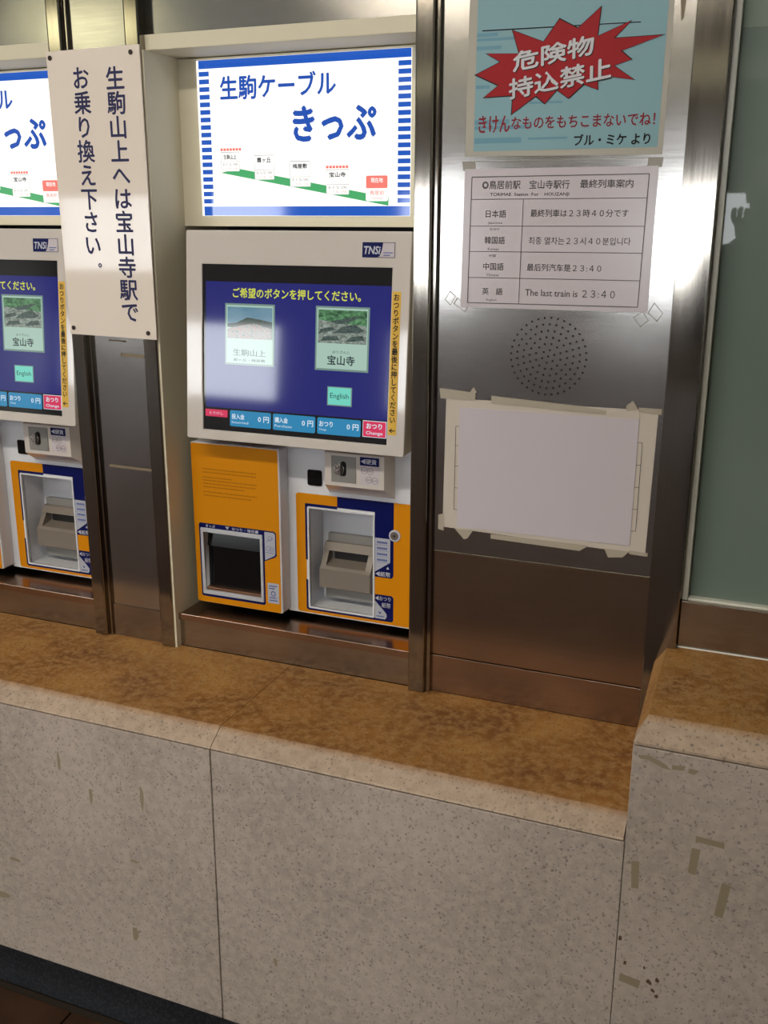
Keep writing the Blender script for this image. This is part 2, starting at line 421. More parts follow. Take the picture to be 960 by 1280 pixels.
# window on the right: mullion, bottom rail, frosted pane
w1 = structure(obj('window_1', box(-.118, 1.6, .02, .028, -.60, ZT), M['glass']))
w1['label'] = 'greenish frosted glass window right of the steel mullion'
obj('darker_glass_layer', box(-.108, 1.6, .0188, .0198, -.575, .262), M['glass2'], w1)  # darker layer on the pane, ending below its paler upper part
obj('mullion', box(-.168, -.1185, -.019, .06, CTR, ZT, .002), M['steel_post'], w1)
obj('sealant_strip', box(-.1185, -.109, .002, .0185, -.577, ZT, .002), M['gasket'], w1)
obj('bottom_rail', box(-.118, 1.6, -.004, .06, -.655, -.577, .0015), M['steel_kick'], w1)
obj('sealant_strip', box(-.109, 1.6, .004, .0185, -.577, -.573, .001), M['gasket'], w1)
obj('sealant_bead', tube([(-.13, -.006, -.655), (1.0, -.006, -.655)], .002), M['gasket'], w1)
structure(obj('wall_behind_window', join(box(-.10, 1.7, .30, .4, -1.6, TOPZ), box(1.6, 4.2, .0, .3, BOTZ, TOPZ)), M['hall'])).name = 'wall_back'
structure(obj('trim_2', box(-4.2, 1.7, -.002, .30, ZT, TOPZ), M['ceil']))

# ------------------------------------------------------------------ stone ledge and raised block
led = thing('stone_ledge', 'long low speckled stone ledge with ochre-stained top under the ticket machines', 'counter', (-1.1, -.15, BOTZ))
def ledge_slab(x0, x1, end=False):
    prof = [(0.0, CTR), (-.262, CTR), (-.296, CTR-.022), (-.298, CTR-.0245), (-.280, CTR-.0245), (-.280, CTR-.06), (0.0, CTR-.06)]
    n = len(prof)
    pts = [(x0, y, z) for y, z in prof] + [(x1, y, z) for y, z in prof]
    fs = [list(range(n)), list(range(n, 2*n))] + [[i, (i+1) % n, n+(i+1) % n, n+i] for i in range(n)]
    return hull(pts, fs)
for x0, x1 in ((-3.0, -1.622), (-1.620, -.8215), (-.8205, -.1445)):
    obj('top_slab', ledge_slab(x0, x1), M['stone_top'], led)
for x0, x1 in ((-3.0, -1.622), (-1.620, -.8225), (-.8205, -.1445)):
    obj('front_panel', box(x0, x1+(.0020 if x1 > -.2 else 0), -.298, -.27, -1.383, CTR-.0275, .0008, seg=1), M['stone'], led)
obj('ledge_core', box(-3.0, -.1445, -.274, -.002, -1.383, CTR-.056), M['residue'], led)
trim = structure(obj('trim_1', box(-3.0, 1.6, -.245, .0, BOTZ, -1.384), M['plinth']))
for (x, z, w, h) in ((-.965,-.965,.010,.050), (-1.075,-.985,.008,.035), (-1.14,-.93,.007,.04), (-1.27,-1.17,.03,.008), (-1.31,-1.26,.04,.014), (-1.00,-1.255,.016,.028), (-.71,-1.225,.008,.018), (-.99,-1.10,.02,.006)):
    pts = [(x+w*.5*(1+.3*random.uniform(-1,1))*math.cos(a), z+h*.5*(1+.3*random.uniform(-1,1))*math.sin(a)) for a in [i*math.pi/4 for i in range(8)]]
    obj('stain', plate([pts], flat(-.298), 0, .0003), M['residue2'], led)

blk = thing('stone_pedestal', 'raised speckled stone pedestal with a sloped top edge below the frosted window', 'pedestal', (.4, -.15, BOTZ))
T = -.655
def block_slab():
    a = [(-.128, -.262, T), (1.6, -.262, T), (1.6, .0, T), (-.133, .0, T)]
    b = [(-.141, -.298, T-.026), (1.6, -.298, T-.026), (1.6, .0, T-.026), (-.150, .0, T-.026)]
    c = [(p[0], p[1], T-.030) for p in b]
    pts = a+b+c
    fs = [[0,1,2,3], [8,9,10,11]]
    for o in (0, 4):
        for i in range(4): fs.append([o+i, o+(i+1) % 4, o+4+(i+1) % 4, o+4+i])
    return hull(pts, fs)
obj('top_slab', block_slab(), M['stone_top'], blk)
obj('front_panel', box(-.1415, 1.6, -.298, -.27, -1.383, T-.0325, .0008, seg=1), M['stone'], blk)
obj('side_panel', box(-.1415, -.12, -.270, .0, -1.383, T-.0325), M['stone'], blk)
obj('block_core', box(-.12, 1.6, -.27, .0, -1.383, T-.030), M['residue'], blk)
for pts in ([(-.131,-.700),(-.118,-.698),(-.098,-.706),(-.088,-.714),(-.1,-.713),(-.12,-.705),(-.131,-.705)],
            [(-.088,-.706),(-.070,-.704),(-.072,-.711),(-.088,-.713)], [(-.066,-.706),(-.052,-.707),(-.058,-.714),(-.066,-.713)],
            [(-.048,-.806),(-.010,-.808),(-.010,-.817),(-.048,-.815)],
            [(-.052,-.826),(-.040,-.826),(-.044,-.868),(-.054,-.866)],
            [(-.008,-.870),(.004,-.872),(-.002,-.926),(-.014,-.924)],
            [(-.131,-.868),(-.120,-.866),(-.118,-.91),(-.128,-.912)],
            [(-.134,-1.060),(-.104,-1.064),(-.106,-1.078),(-.135,-1.073)]):
    obj('tape_residue', plate([pts], flat(-.298), 0, .0003), M['residue2'], blk)
for (x, z, r) in ((-.092,-1.062,.006), (-.086,-1.075,.005), (-.081,-1.055,.004), (-.079,-1.083,.004), (-.128,-1.04,.004), (-.138,-1.0,.004), (-.10,-1.04,.003)):
    pts = [(x+r*random.uniform(.4,1)*math.cos(a), z+r*random.uniform(.4,1.2)*math.sin(a)) for a in [i*math.pi/4 for i in range(8)]]
    obj('dirt_spot', plate([pts], flat(-.298), 0, .0003), M['rust'], blk)

# ------------------------------------------------------------------ illuminated header sign
def header_sign():
    t = thing('illuminated_sign', 'lit white and blue fare sign above the right ticket machine, all in view', 'sign', (-.824, .15, .012))
    s = flat(.088)
    obj('sign_case', box(-1.069, -.581, .090, .20, -.006, .279), M['beige'], t)
    obj('lit_face', plate([rrect(-1.0275, -.621, .012, .2745)], s, 0, .002), M['lb_white'], t)
    obj('top_band', sheet([rrect(-1.023, -.621, .2605, .2742)], s, .0022), M['lb_blue'], t)
    obj('bottom_band', sheet([rrect(-1.023, -.621, .0125, .0285)], s, .0022), M['lb_blue'], t)
    for i in range(18):
        z1 = .2560 - i*.01262
        for (x0, x1) in ((-1.023, -1.0025), (-.6435, -.621)):
            obj('blue_bar', sheet([rrect(x0, x1, z1-.0078, z1)], s, .0022), M['lb_blue'], t)
    text(t, 'lb_text', '生駒ケーブル', -.980, -.757, .2085, .2470, s, .0026, bold=.028)
    text(t, 'lb_text', 'きっぷ', -.837, -.684, .137, .1915, s, .0026, bold=.042)
    obj('route_line', sheet([[(-.986,.0865), (-.66,.029), (-.66,.0425), (-.946,.0925)]], s, .0024), M['lb_green'], t)
    names = ['生駒山上', '霞ヶ丘', '梅屋敷', '宝山寺']
    rects = [(-.984,-.946,.0885,.1215), (-.916,-.877,.0735,.115), (-.846,-.806,.061,.104), (-.776,-.733,.0475,.089)]
    for i, ((x0, x1, z0, z1), nm) in enumerate(zip(rects, names)):
        c = obj('station_card', sheet([rrect(x0, x1, z0, z1, .002)], s, .0028), M['lb_white'], t)
        obj('card_edge', plate([rrect(x0, x1, z0, z1, .002), rrect(x0+.0006, x1-.0006, z0+.0006, z1-.0006, .0015)], s, .0029, .0033), M['lb_edge'], c)
        obj('card_rule', join(sheet([rrect(x0+.001, x1-.001, z0+.0165, z0+.0170)], s, .0032), sheet([rrect(x0+.001, x1-.001, z1-.0008, z1-.0003)], s, .0032)), M['lb_grey'], c)
        text(c, 'lb_grey', nm, x0+.006, x1-.006, z1-.0125, z1-.0045, s, .0036, bold=.03)
        text(c, 'lb_grey', 'おとな 290', x0+.004, x1-.004, z0+.0095, z0+.0145, s, .0034)
        text(c, 'lb_red', 'こども 150', x0+.004, x1-.004, z0+.0025, z0+.0072, s, .0034)
        if i in (0, 3):
            obj('card_rule', join(*[sheet([rrect(x0+q*.0062, x0+q*.0062+.0048, z1+.0018, z1+.0062)], s, .0032) for q in range(7)]), M['lb_red'], c, 'small red print above the card')
    c = obj('station_card', sheet([rrect(-.7015, -.661, .0365, .0785, .003)], s, .0028), M['lb_white'], t, 'card with a red header at the lowest stop')
    obj('card_header', sheet([rrect(-.7010, -.6615, .0575, .0780, .0025)], s, .0031), M['lb_red'], c)
    text(c, 'lb_white', '現在地', -.692, -.670, .0665, .0745, s, .0036, bold=.01)
    text(c, 'lb_red', '鳥居前', -.694, -.668, .0465, .0540, s, .0034, bold=.01)
    text(c, 'lb_red', 'Torimae', -.692, -.670, .0395, .0435, s, .0034)
    return t
hs = header_sign()
h2 = copy_tree(hs); h2.location.x += S
h2['label'] = 'lit white and blue fare sign above the left ticket machine, partly hidden'

# ------------------------------------------------------------------ ticket machine
def machine():
    t = thing('ticket_machine', 'white and amber ticket vending machine, the complete one in the right-hand alcove', 'ticket machine', (-.82, .10, CTR+.068))
    bz = lambda z: .02 + (z+.012)*.08
    # tilted bezel with rounded edge, hole for the screen; housing behind it
    be = obj('bezel', plate([rrect(-1.023, -.592, -.384, -.0125, .004), rrect(-.990, -.6245, -.366, -.0705)], bz, -.012, 0, .0015), M['shell'], t)
    pts = []
    for x in (-1.0215, -.5935):
        pts += [(x, bz(-.014)+.012, -.014), (x, bz(-.3825)+.012, -.3825), (x, .10, -.3825), (x, .10, -.014)]
    obj('housing', hull(pts, [[0,1,2,3], [4,5,6,7], [0,1,5,4], [1,2,6,5], [2,3,7,6], [3,0,4,7]]), M['shell'], t)
    sc = obj('screen', plate([rrect(-.9899, -.6246, -.3659, -.0706)], bz, -.0115, -.004), M['sc_blank'], t)
    D = -.0038
    obj('display_area', sheet([rrect(-.984, -.6265, -.3245, -.1005)], bz, D), M['sc_blue'], sc)
    text(sc, 'sc_yellow', 'ご希望のボタンを押してください。', -.928, -.681, -.1275, -.1105, bz, .0030-.006, bold=.02)
    D2 = D+.0005
    for (x0, x1, z0, z1, big, small) in ((-.9440,-.8440,-.2455,-.1375,'生駒山上',None), (-.7645,-.6635,-.2455,-.1365,'宝山寺','ほうざんじ')):
        cd = obj('touch_button', sheet([rrect(x0, x1, z0, z1)], bz, D2), M['sc_edge'], sc)
        cd2 = obj('touch_button_face', sheet([rrect(x0+.003, x1-.003, z0+.0035, z1-.003)], bz, D2+.0004), M['sc_card'], sc)
        px0, px1, pz0, pz1 = x0+.0055, x1-.0045, z0+.047, z1-.006
        d3 = D2+.0008
        w = px1-px0; h = pz1-pz0
        if small is None:
            obj('picture', sheet([rrect(px0, px1, pz0+h*.45, pz1)], bz, d3), M['ph_sky'], sc)
            obj('picture', sheet([[(px0, pz0+h*.35), (px1, pz0+h*.3), (px1, pz0+h*.55), (px0+w*.75, pz0+h*.62), (px0+w*.45, pz0+h*.68), (px0+w*.2, pz0+h*.5), (px0, pz0+h*.46)]], bz, d3+.0002), M['ph_hill'], sc)
            obj('picture', sheet([[(px0, pz0), (px1, pz0), (px1, pz0+h*.34), (px0+w*.6, pz0+h*.5), (px0+w*.3, pz0+h*.42), (px0, pz0+h*.3)]], bz, d3+.0004), M['ph_town'], sc)
            text(sc, 'sc_ink', big, x0+.017, x1-.017, z0+.0165, z0+.0285, bz, d3+.0004)
            text(sc, 'sc_ink', '霞ヶ丘・梅屋敷', x0+.018, x1-.018, z0+.007, z0+.0120, bz, d3+.0004)
        else:
            obj('picture', sheet([rrect(px0, px1, pz0, pz1)], bz, d3), M['ph_tree'], sc)
            obj('picture', sheet([[(px0, pz0), (px1, pz0), (px1, pz0+h*.55), (px0+w*.4, pz0+h*.62), (px0, pz0+h*.7)]], bz, d3+.0002), M['ph_pale'], sc)
            for q in ([(0,.28),(.35,.40),(.30,.50),(.05,.42)], [(.30,.30),(.85,.34),(.95,.42),(.75,.60),(.50,.50)], [(.25,.66),(.70,.80),(.92,.84),(.60,.62),(.40,.58)], [(.55,.05),(.97,.12),(.92,.26),(.70,.22)], [(.05,.06),(.45,.10),(.40,.22),(.12,.20)]):
                obj('picture', sheet([[(px0+a*w, pz0+b_*h) for a, b_ in q]], bz, d3+.0004), M['ph_roof'], sc)
            text(sc, 'sc_ink', small, -.7310, -.6985, -.2155, -.2105, bz, d3+.0004)
            text(sc, 'sc_ink', big, -.7400, -.6890, -.2350, -.2190, bz, d3+.0004, bold=.02)
    obj('language_button', sheet([rrect(-.7395, -.6925, -.3055, -.2725)], bz, D2), M['sc_edge'], sc)
    obj('language_button', sheet([rrect(-.7375, -.6945, -.3035, -.2740)], bz, D2+.0004), M['sc_mint'], sc)
    text(sc, 'sc_ink', 'English', -.7335, -.6985, -.2950, -.2835, bz, D2+.0009)
    obj('cancel_button', sheet([rrect(-.985, -.939, -.3415, -.3285)], bz, D2), M['sc_pink'], sc)
    text(sc, 'sc_text', 'とりけし', -.976, -.948, -.3375, -.3325, bz, D2+.0005)
    for (x0, x1, a, e) in ((-.9335,-.8495,'投入金','Inserted'), (-.8455,-.7615,'購入金','Purchase'), (-.7575,-.6745,'おつり','Change')):
        obj('amount_field', sheet([rrect(x0, x1, -.3565, -.3275, .003)], bz, D2), M['sc_teal'], sc)
        text(sc, 'sc_text', a, x0+.004, x0+.030, -.3430, -.3335, bz, D2+.0005, bold=.03)
        text(sc, 'sc_text', e, x0+.004, x0+(.038 if a != 'おつり' else .018), -.3510, -.3465, bz, D2+.0005)
        text(sc, 'sc_text', '0 円', x1-.026, x1-.004, -.3455, -.3350, bz, D2+.0005, bold=.02)
    obj('change_button', sheet([rrect(-.6705, -.6265, -.3550, -.3265)], bz, D2), M['sc_text'], sc)
    obj('change_button', sheet([rrect(-.6695, -.6275, -.3540, -.3275)], bz, D2+.0004), M['sc_pink'], sc)
    text(sc, 'sc_text', 'おつり', -.6635, -.6345, -.3400, -.3310, bz, D2+.0009, bold=.03)
    text(sc, 'sc_text', 'Change', -.6640, -.6330, -.3515, -.3445, bz, D2+.0009, bold=.01)
    # yellow vertical sticker, maker's badge
    st = obj('sticker', sheet([rrect(-.6225, -.6070, -.3475, -.1085)], bz, .0002), plain('yellow_sticker', (.70,.42,.03), .35), t, 'narrow yellow sticker with a vertical line of black writing')
    text(st, 'ink', '\n'.join('おつりボタンを最後に押してください'), -.6200, -.6095, -.3265, -.1125, bz, .0008, bold=.03, align='CENTER')
    text(st, 'ink', '←', -.6200, -.6095, -.3435, -.3365, bz, .0008, bold=.03)
    bd = obj('badge', sheet([rrect(-.679, -.6205, -.0545, -.0300)], bz, .0002), M['laminate'], t, 'white badge with a dark blue emblem')
    obj('badge_field', sheet([[(-.679,-.0545),(-.655,-.0545),(-.648,-.0525),(-.645,-.046),(-.643,-.038),(-.642,-.0305),(-.679,-.0305)]], bz, .0006), M['navy'], bd)
    text(bd, 'paleprint', 'TNSi', -.6765, -.6470, -.0490, -.0365, bz, .0010, bold=.03, shear=.15)
    obj('badge_print', join(*[sheet([rrect(-.641, -.641+w_, z, z+.0016)], bz, .0008) for w_, z in ((.017,-.0475), (.012,-.0515))]), M['bluegrey'], bd)
    obj('badge_print', plate([rrect(-.679, -.6205, -.0545, -.0300), rrect(-.6783, -.6212, -.0538, -.0307)], bz, .0004, .0009), M['navy'], bd)
    # white inner body
    YB = flat(.075)
    obj('body', plate([rrect(-.862, -.5815, -.7345, -.375), rrect(-.817, -.681, -.7215, -.5180, .002)], YB, -.008, 0), M['white'], t)
    obj('body', box(-1.045, -.6, .16, .22, -.735, -.02), M['dark'], t, 'dark inner chassis')
    # bill recess
    rc = obj('bill_recess', join(box(-.8175, -.6805, .140, .144, -.722, -.517), box(-.821, -.817, .084, .142, -.722, -.517), box(-.681, -.677, .084, .142, -.722, -.517), box(-.82, -.678, .084, .142, -.7255, -.7215), box(-.82, -.678, .084, .142, -.518, -.514)), M['white'], t)
    obj('recess_rim', plate([rrect(-.8185, -.6795, -.7225, -.5165, .003), rrect(-.8150, -.6830, -.7190, -.5200, .002)], YB, 0, .0025, .0005), M['white'], t)
    bu = obj('bill_unit', join(box(-.801, -.694, .128, .141, -.708, -.583, .001)), M['billgrey2'], t)
    # chute: front block with an open slanted top between two cheeks
    def prism(x0, x1, prof):
        n = len(prof)
        return hull([(x0, y, z) for y, z in prof] + [(x1, y, z) for y, z in prof], [list(range(n)), list(range(n, 2*n))] + [[i, (i+1) % n, n+(i+1) % n, n+i] for i in range(n)])
    obj('chute', prism(-.803, -.697, [(.092,-.683), (.092,-.645), (.097,-.640), (.128,-.633), (.128,-.686)]), M['billgrey'], bu)
    obj('cheek', prism(-.803, -.792, [(.096,-.642), (.124,-.598), (.129,-.598), (.129,-.642)]), M['billgrey'], bu)
    obj('cheek', prism(-.709, -.697, [(.096,-.642), (.124,-.598), (.129,-.598), (.129,-.642)]), M['billgrey'], bu)
    obj('chute_hood', prism(-.803, -.697, [(.110,-.612), (.121,-.598), (.129,-.598), (.129,-.612)]), M['billgrey'], bu)
    obj('bill_slot', box(-.786, -.715, .1265, .1285, -.634, -.614), M['dark'], bu)
    obj('change_tray', prism(-.799, -.697, [(.112,-.710), (.112,-.692), (.128,-.688), (.128,-.712)]), M['billgrey2'], bu)
    # amber and navy decals round the recess
    hole = rrect(-.822, -.6795, -.7265, -.5130, .003)
    am = obj('amber_decal', sheet([rrect(-.8425, -.583, -.7325, -.4915, .006, corners=(1,0,0,1)), hole], YB, .0002), M['amber'], t)
    obj('navy_decal', sheet([[(-.756,-.4915), (-.6420,-.4915), (-.6420,-.634), (-.6450,-.639), (-.6795,-.639), (-.6795,-.5130), (-.756,-.5130)]], YB, .0006), M['navy'], am)
    obj('navy_decal', sheet([rrect(-.8235, -.8165, -.624, -.512, .002)], YB, .0005), M['navy'], am)
    obj('navy_decal', sheet([rrect(-.8235, -.756, -.5170, -.5110, .0015)], YB, .0005), M['navy'], am)
    obj('navy_decal', sheet([[(-.8235,-.664), (-.8165,-.664), (-.8165,-.7215), (-.679,-.7215), (-.679,-.6740), (-.6450,-.6740), (-.6415,-.678), (-.6415,-.723), (-.645,-.7270), (-.820,-.7270), (-.8235,-.7235)]], YB, .0005), M['navy'], am)
    obj('label_field', sheet([[(-.679,-.562), (-.6485,-.562), (-.6485,-.608), (-.679,-.629)]], YB, .0010), M['palegrey'], am)
    obj('label_field', sheet([[(-.679,-.687), (-.662,-.704), (-.655,-.712), (-.655,-.718), (-.658,-.7225), (-.679,-.7225)]], YB, .0010), M['palegrey'], am)
    for i in range(4):
        z = -.5680 - i*.0115
        obj('label_print', join(*[sheet([rrect(-.6745+q*.0042, -.6745+q*.0042+.0034, z-.0040, z)], YB, .0014) for q in range(5)]), M['bluegrey'], am)
        obj('label_print', sheet([rrect(-.6770, -.6510, z-.0070, z-.0066)], YB, .0014), M['bluegrey'], am)
    text(am, 'paleprint', '◀紙幣', -.6775, -.6480, -.6370, -.6275, YB, .0014, bold=.02)
    text(am, 'paleprint', '◀おつり', -.6780, -.6470, -.6855, -.6770, YB, .0014, bold=.01)
    text(am, 'paleprint', '紙幣', -.6650, -.6470, -.6990, -.6890, YB, .0014, bold=.01)
    text(am, 'bluegrey', '▼', -.6720, -.6650, -.7140, -.7085, YB, .0014)
    obj('label_print', sheet([rrect(-.676, -.660, -.7185, -.7165)], YB, .0014), M['bluegrey'], am)
    text(am, 'paleprint', '▲', -.6560, -.6500, -.6215, -.6160, YB, .0014)
    lk = obj('lock', disc(-.6395, -.5540, .0112, YB, 0, .003, 28, .0006), M['paleprint'], t)
    obj('lock_core', disc(-.6395, -.5540, .0080, YB, .003, .0036, 24), plain('lock_core', (.20,.17,.15), .4, .8), lk)
    obj('keyhole', disc(-.6395, -.5540, .0022, YB, .0036, .0040, 12), M['dark'], lk)
    obj('sensor_window', plate([rrect(-.8165, -.7865, -.4745, -.4440, .004)], YB, 0, .0025, .0006), M['black'], t)
    # coin unit: a truncated pyramid
    a = [(-.762,.035,-.3975), (-.6455,.035,-.3975), (-.6455,.035,-.4590), (-.762,.035,-.4590)]
    b_ = [(-.772,.0755,-.388), (-.640,.0755,-.388), (-.640,.0755,-.4840), (-.772,.0755,-.4840)]
    cu = obj('coin_unit', hull(a+b_, [[0,1,2,3],[4,5,6,7],[0,1,5,4],[1,2,6,5],[2,3,7,6],[3,0,4,7]]), M['shell'], t)
    YC = flat(.035)
    obj('coin_plate', plate([rrect(-.7485, -.7000, -.4515, -.4030), rrect(-.7310, -.7185, -.4400, -.4120, .006)], YC, 0, .0015, .0003), M['billgrey2'], cu)
    obj('coin_slot', sheet([rrect(-.7312, -.7183, -.4402, -.4118, .006)], YC, .0001), M['dark'], cu)
    obj('coin_guide', disc(-.7320, -.4265, .0105, YC, .0015, .0050, 28, .001), M['chrome'], cu)
    obj('coin_slot', plate([rrect(-.7290, -.7235, -.4390, -.4140, .002)], YC, .005, .0054), M['dark'], cu, 'black coin slit')
    lb = obj('coin_label', sheet([rrect(-.6920, -.6550, -.4520, -.4010)], YC, .0002), M['laminate'], cu)
    obj('coin_label_header', sheet([rrect(-.6920, -.6550, -.4165, -.4010)], YC, .0006), M['navy'], cu)
    text(cu, 'paleprint', '◀硬貨', -.6900, -.6600, -.4135, -.4040, YC, .0010, bold=.02)
    def ring(x, z, r): return plate([circle(x, z, r, 16), circle(x, z, r-.0006, 16)], YC, .0004, .0007)
    obj('coin_drawing', join(*[ring(x, z, .0062) for x, z in ((-.684,-.4255), (-.672,-.4262), (-.675,-.4420), (-.663,-.4430))]), M['greyink'], cu)
    for (x, z, s_) in ((-.684,-.4255,'500'), (-.672,-.4262,'100'), (-.675,-.4420,'50'), (-.663,-.4430,'10')):
        text(cu, 'greyink', s_, x-.0040, x+.0040, z-.0018, z+.0018, YC, .0012)
    # left service door
    YL = flat(.040)
    dr = obj('service_door', plate([rrect(-1.0500, -.8580, -.7300, -.4035, .004), rrect(-1.029, -.9025, -.7035, -.5815)], YL, -.036, 0, .0025), M['white'], t)
    obj('amber_decal', sheet([rrect(-1.0485, -.8610, -.7285, -.4050, .004), rrect(-1.0345, -.8975, -.7110, -.5735, .001)], YL, .0003), M['amber'], dr)
    obj('navy_decal', sheet([[(-1.0385,-.5670), (-1.0355,-.5640), (-.8730,-.5640), (-.8685,-.5680), (-.8680,-.6120), (-.8720,-.6160), (-.8945,-.6260), (-.8945,-.7130), (-.8975,-.7165), (-1.0355,-.7165), (-1.0385,-.7135)], rrect(-1.0345, -.8975, -.7110, -.5735, .001)], YL, .0007), M['navy'], dr)
    obj('window_rim', plate([rrect(-1.0345, -.8975, -.7110, -.5735, .002), rrect(-1.0285, -.9030, -.7030, -.5820)], YL, -.004, .0030, .0008), M['rim'], dr)
    def flap(z0, z1, y0, y1, mt):
        return obj('window_flap', hull([(-1.0285,y1,z1), (-.9030,y1,z1), (-.9030,y0,z0), (-1.0285,y0,z0), (-1.0285,y1+.003,z1), (-.9030,y1+.003,z1), (-.9030,y0+.003,z0), (-1.0285,y0+.003,z0)], [[0,1,2,3],[4,5,6,7],[0,1,5,4],[1,2,6,5],[2,3,7,6],[3,0,4,7]]), M[mt], dr)
    flap(-.614, -.5825, .0520, .0575, 'smoked')
    flap(-.6975, -.6145, .0540, .0560, 'blackflap')
    obj('tray_lip', box(-1.0285, -.9030, .042, .066, -.7030, -.6975, .001), plain('copper_lip', (.25,.13,.08), .3, .8), dr)
    obj('label_field', sheet([[(-.8930,-.5665), (-.8740,-.5665), (-.8705,-.5700), (-.8705,-.6090), (-.8730,-.6130), (-.8930,-.6235)]], YL, .0011), M['palegrey'], dr)
    obj('label_print', join(*[plate([circle(x, z, r, 14), circle(x, z, r-.0007, 14)], YL, .0014, .0017) for x, z, r in ((-.8850,-.5990,.0050), (-.8780,-.6000,.0042), (-.8810,-.5790,.0050))] + [sheet([rrect(-.891, -.873, -.6080, -.6072)], YL, .0014), sheet([[(-.889,-.5850), (-.8885,-.5858), (-.875,-.5775), (-.8755,-.5767)]], YL, .0014)]), M['bluegrey'], dr)
    text(dr, 'paleprint', 'きっぷ', -1.0225, -1.002, -.5718, -.5662, YL, .0012, bold=.02)
    text(dr, 'paleprint', '▼', -.9790, -.9700, -.5722, -.5660, YL, .0012)
    text(dr, 'paleprint', 'おつり・領収書', -.9640, -.9060, -.5720, -.5660, YL, .0012, bold=.02)
    sk = obj('sticker', sheet([rrect(-.8895, -.8650, -.7105, -.6690, .001)], YL, .0007), M['palegrey'], dr)
    obj('label_print', join(*[sheet([rrect(-.8865, -.8865+w_, z, z+.0022)], YL, .0011) for w_, z in ((.018,-.676), (.012,-.681), (.018,-.7055), (.015,-.700))] + [plate([circle(-.8775, -.6905, .0055, 14), circle(-.8775, -.6905, .0036, 14)], YL, .0011, .0013)]), M['bluegrey'], dr)
    for i, (zs, w_) in enumerate(((-.4535,1), (-.4600,1), (-.4700,.5), (-.4760,1), (-.4825,.9), (-.4890,.75), (-.4990,1), (-.5060,.9))):
        x = -1.0245; bms = []
        while x < -1.0245 + .117*w_:
            l = random.uniform(.004, .012); bms.append(sheet([rrect(x, min(x+l, -.907), zs-.0022-.0*x, zs)], YL, .0007)); x += l+.0012
        obj('faded_print', join(*bms), M['amber_print'], dr)
    return t
tm = machine()
t2 = copy_tree(tm); t2.location.x += S
t2['label'] = 'white and amber ticket machine in the left alcove, cut off by the picture edge'

# ------------------------------------------------------------------ hanging white plate between the bays
YS = flat(PY-.004)
def quad(a, b, c, d): return [a, b, c, d]
wp = thing('direction_sign', 'tall white plate with two columns of dark blue writing screwed across the two left posts', 'sign', (-1.165, PY-.003, -.203))
obj('sign_plate', plate([[(-1.262,-.2025), (-1.0695,-.2055), (-1.0715,.2885), (-1.266,.2865)]], YS, -.0035, 0, .0007), M['signplate'], wp)
text(wp, 'signink', '\n'.join('生駒山上へは宝山寺駅で'), -1.1425, -1.1050, -.1735, .2560, YS, .0004, bold=.022, align='CENTER', line=1.0)
text(wp, 'signink', '\n'.join('お乗り換え下さい'), -1.2130, -1.1775, -.0555, .2580, YS, .0004, bold=.022, align='CENTER')
text(wp, 'signink', '。', -1.1860, -1.1790, -.0790, -.0720, YS, .0004, bold=.03)
for (x, z) in ((-1.2575,.2760), (-1.0885,.2770), (-1.2530,-.1905), (-1.0870,-.1940)):
    s_ = obj('screw', disc(x, z, .0042, YS, 0, .0018, 16, .0006), M['screwhead'], wp)

# ------------------------------------------------------------------ poster, notices
PW = flat(0)
po = thing('warning_poster', 'light blue poster with a jagged red starburst taped at the top of the steel panel', 'poster', (-.35, -.001, .098))
obj('poster_sheet', plate([[(-.4985,.1000), (-.2010,.0975), (-.1985,.5160), (-.4955,.5190)]], PW, 0, .0008), M['poster'], po)
obj('poster_ground', sheet([[(-.4850,.1070), (-.2085,.1075), (-.2065,.5060), (-.4830,.5080)]], PW, .0010), M['posterblue'], po)
for (x0, x1, z0, z1) in ((-.484,-.452,.268,.273), (-.484,-.425,.262,.266), (-.484,-.446,.250,.255), (-.484,-.43,.145,.152), (-.484,-.395,.138,.143), (-.484,-.41,.118,.126), (-.40,-.34,.122,.125), (-.40,-.35,.172,.175), (-.484,-.462,.196,.201), (-.484,-.44,.330,.338), (-.26,-.212,.345,.352)):
    obj('blue_band', sheet([rrect(x0, x1, z0, z1)], PW, .0014), M['posterblue2'], po)
obj('ground_line', sheet([[(-.476,.2755), (-.244,.2735), (-.244,.2748), (-.476,.2772)]], PW, .0016), M['ink'], po)
star = [(-.484,.216),(-.446,.232),(-.468,.2445),(-.418,.242),(-.429,.274),(-.382,.256),(-.360,.285),(-.333,.271),(-.301,.297),(-.304,.259),(-.258,.276),(-.280,.255),(-.212,.2555),(-.269,.238),(-.254,.226),(-.278,.219),(-.248,.199),(-.301,.208),(-.299,.188),(-.320,.196),(-.341,.178),(-.359,.190),(-.376,.172),(-.390,.183),(-.426,.159),(-.425,.185),(-.470,.184),(-.448,.200)]
cx = sum(p[0] for p in star)/len(star); cz = sum(p[1] for p in star)/len(star)
obj('starburst_outline', sheet([[(cx+(x-cx)*1.022, cz+(z-cz)*1.03) for x, z in star]], PW, .0020), M['ink'], po)
sb = obj('starburst', sheet([star], PW, .0024), M['red'], po)
for d, mt, o in ((.0028, 'ink', (.0012,-.0012)), (.0032, 'postwhite', (0,0))):
    text(sb, mt, '危険物', -.427+o[0], -.308+o[0], .2265+o[1], .2525+o[1], PW, d, bold=.022, rot=9, shear=.12)
    text(sb, mt, '持込禁止', -.432+o[0], -.281+o[0], .1910+o[1], .2185+o[1], PW, d, bold=.022, rot=9, shear=.12)
text(po, 'redtext', 'きけん', -.4775, -.4290, .1335, .1575, PW, .0018, bold=.03)
text(po, 'redtext', 'なものをもちこまないでね！', -.4260, -.2145, .1375, .1545, PW, .0018, bold=.02)
text(po, 'ink', 'ブル・ミケ より', -.3295, -.2195, .1120, .1275, PW, .0018, bold=.03)

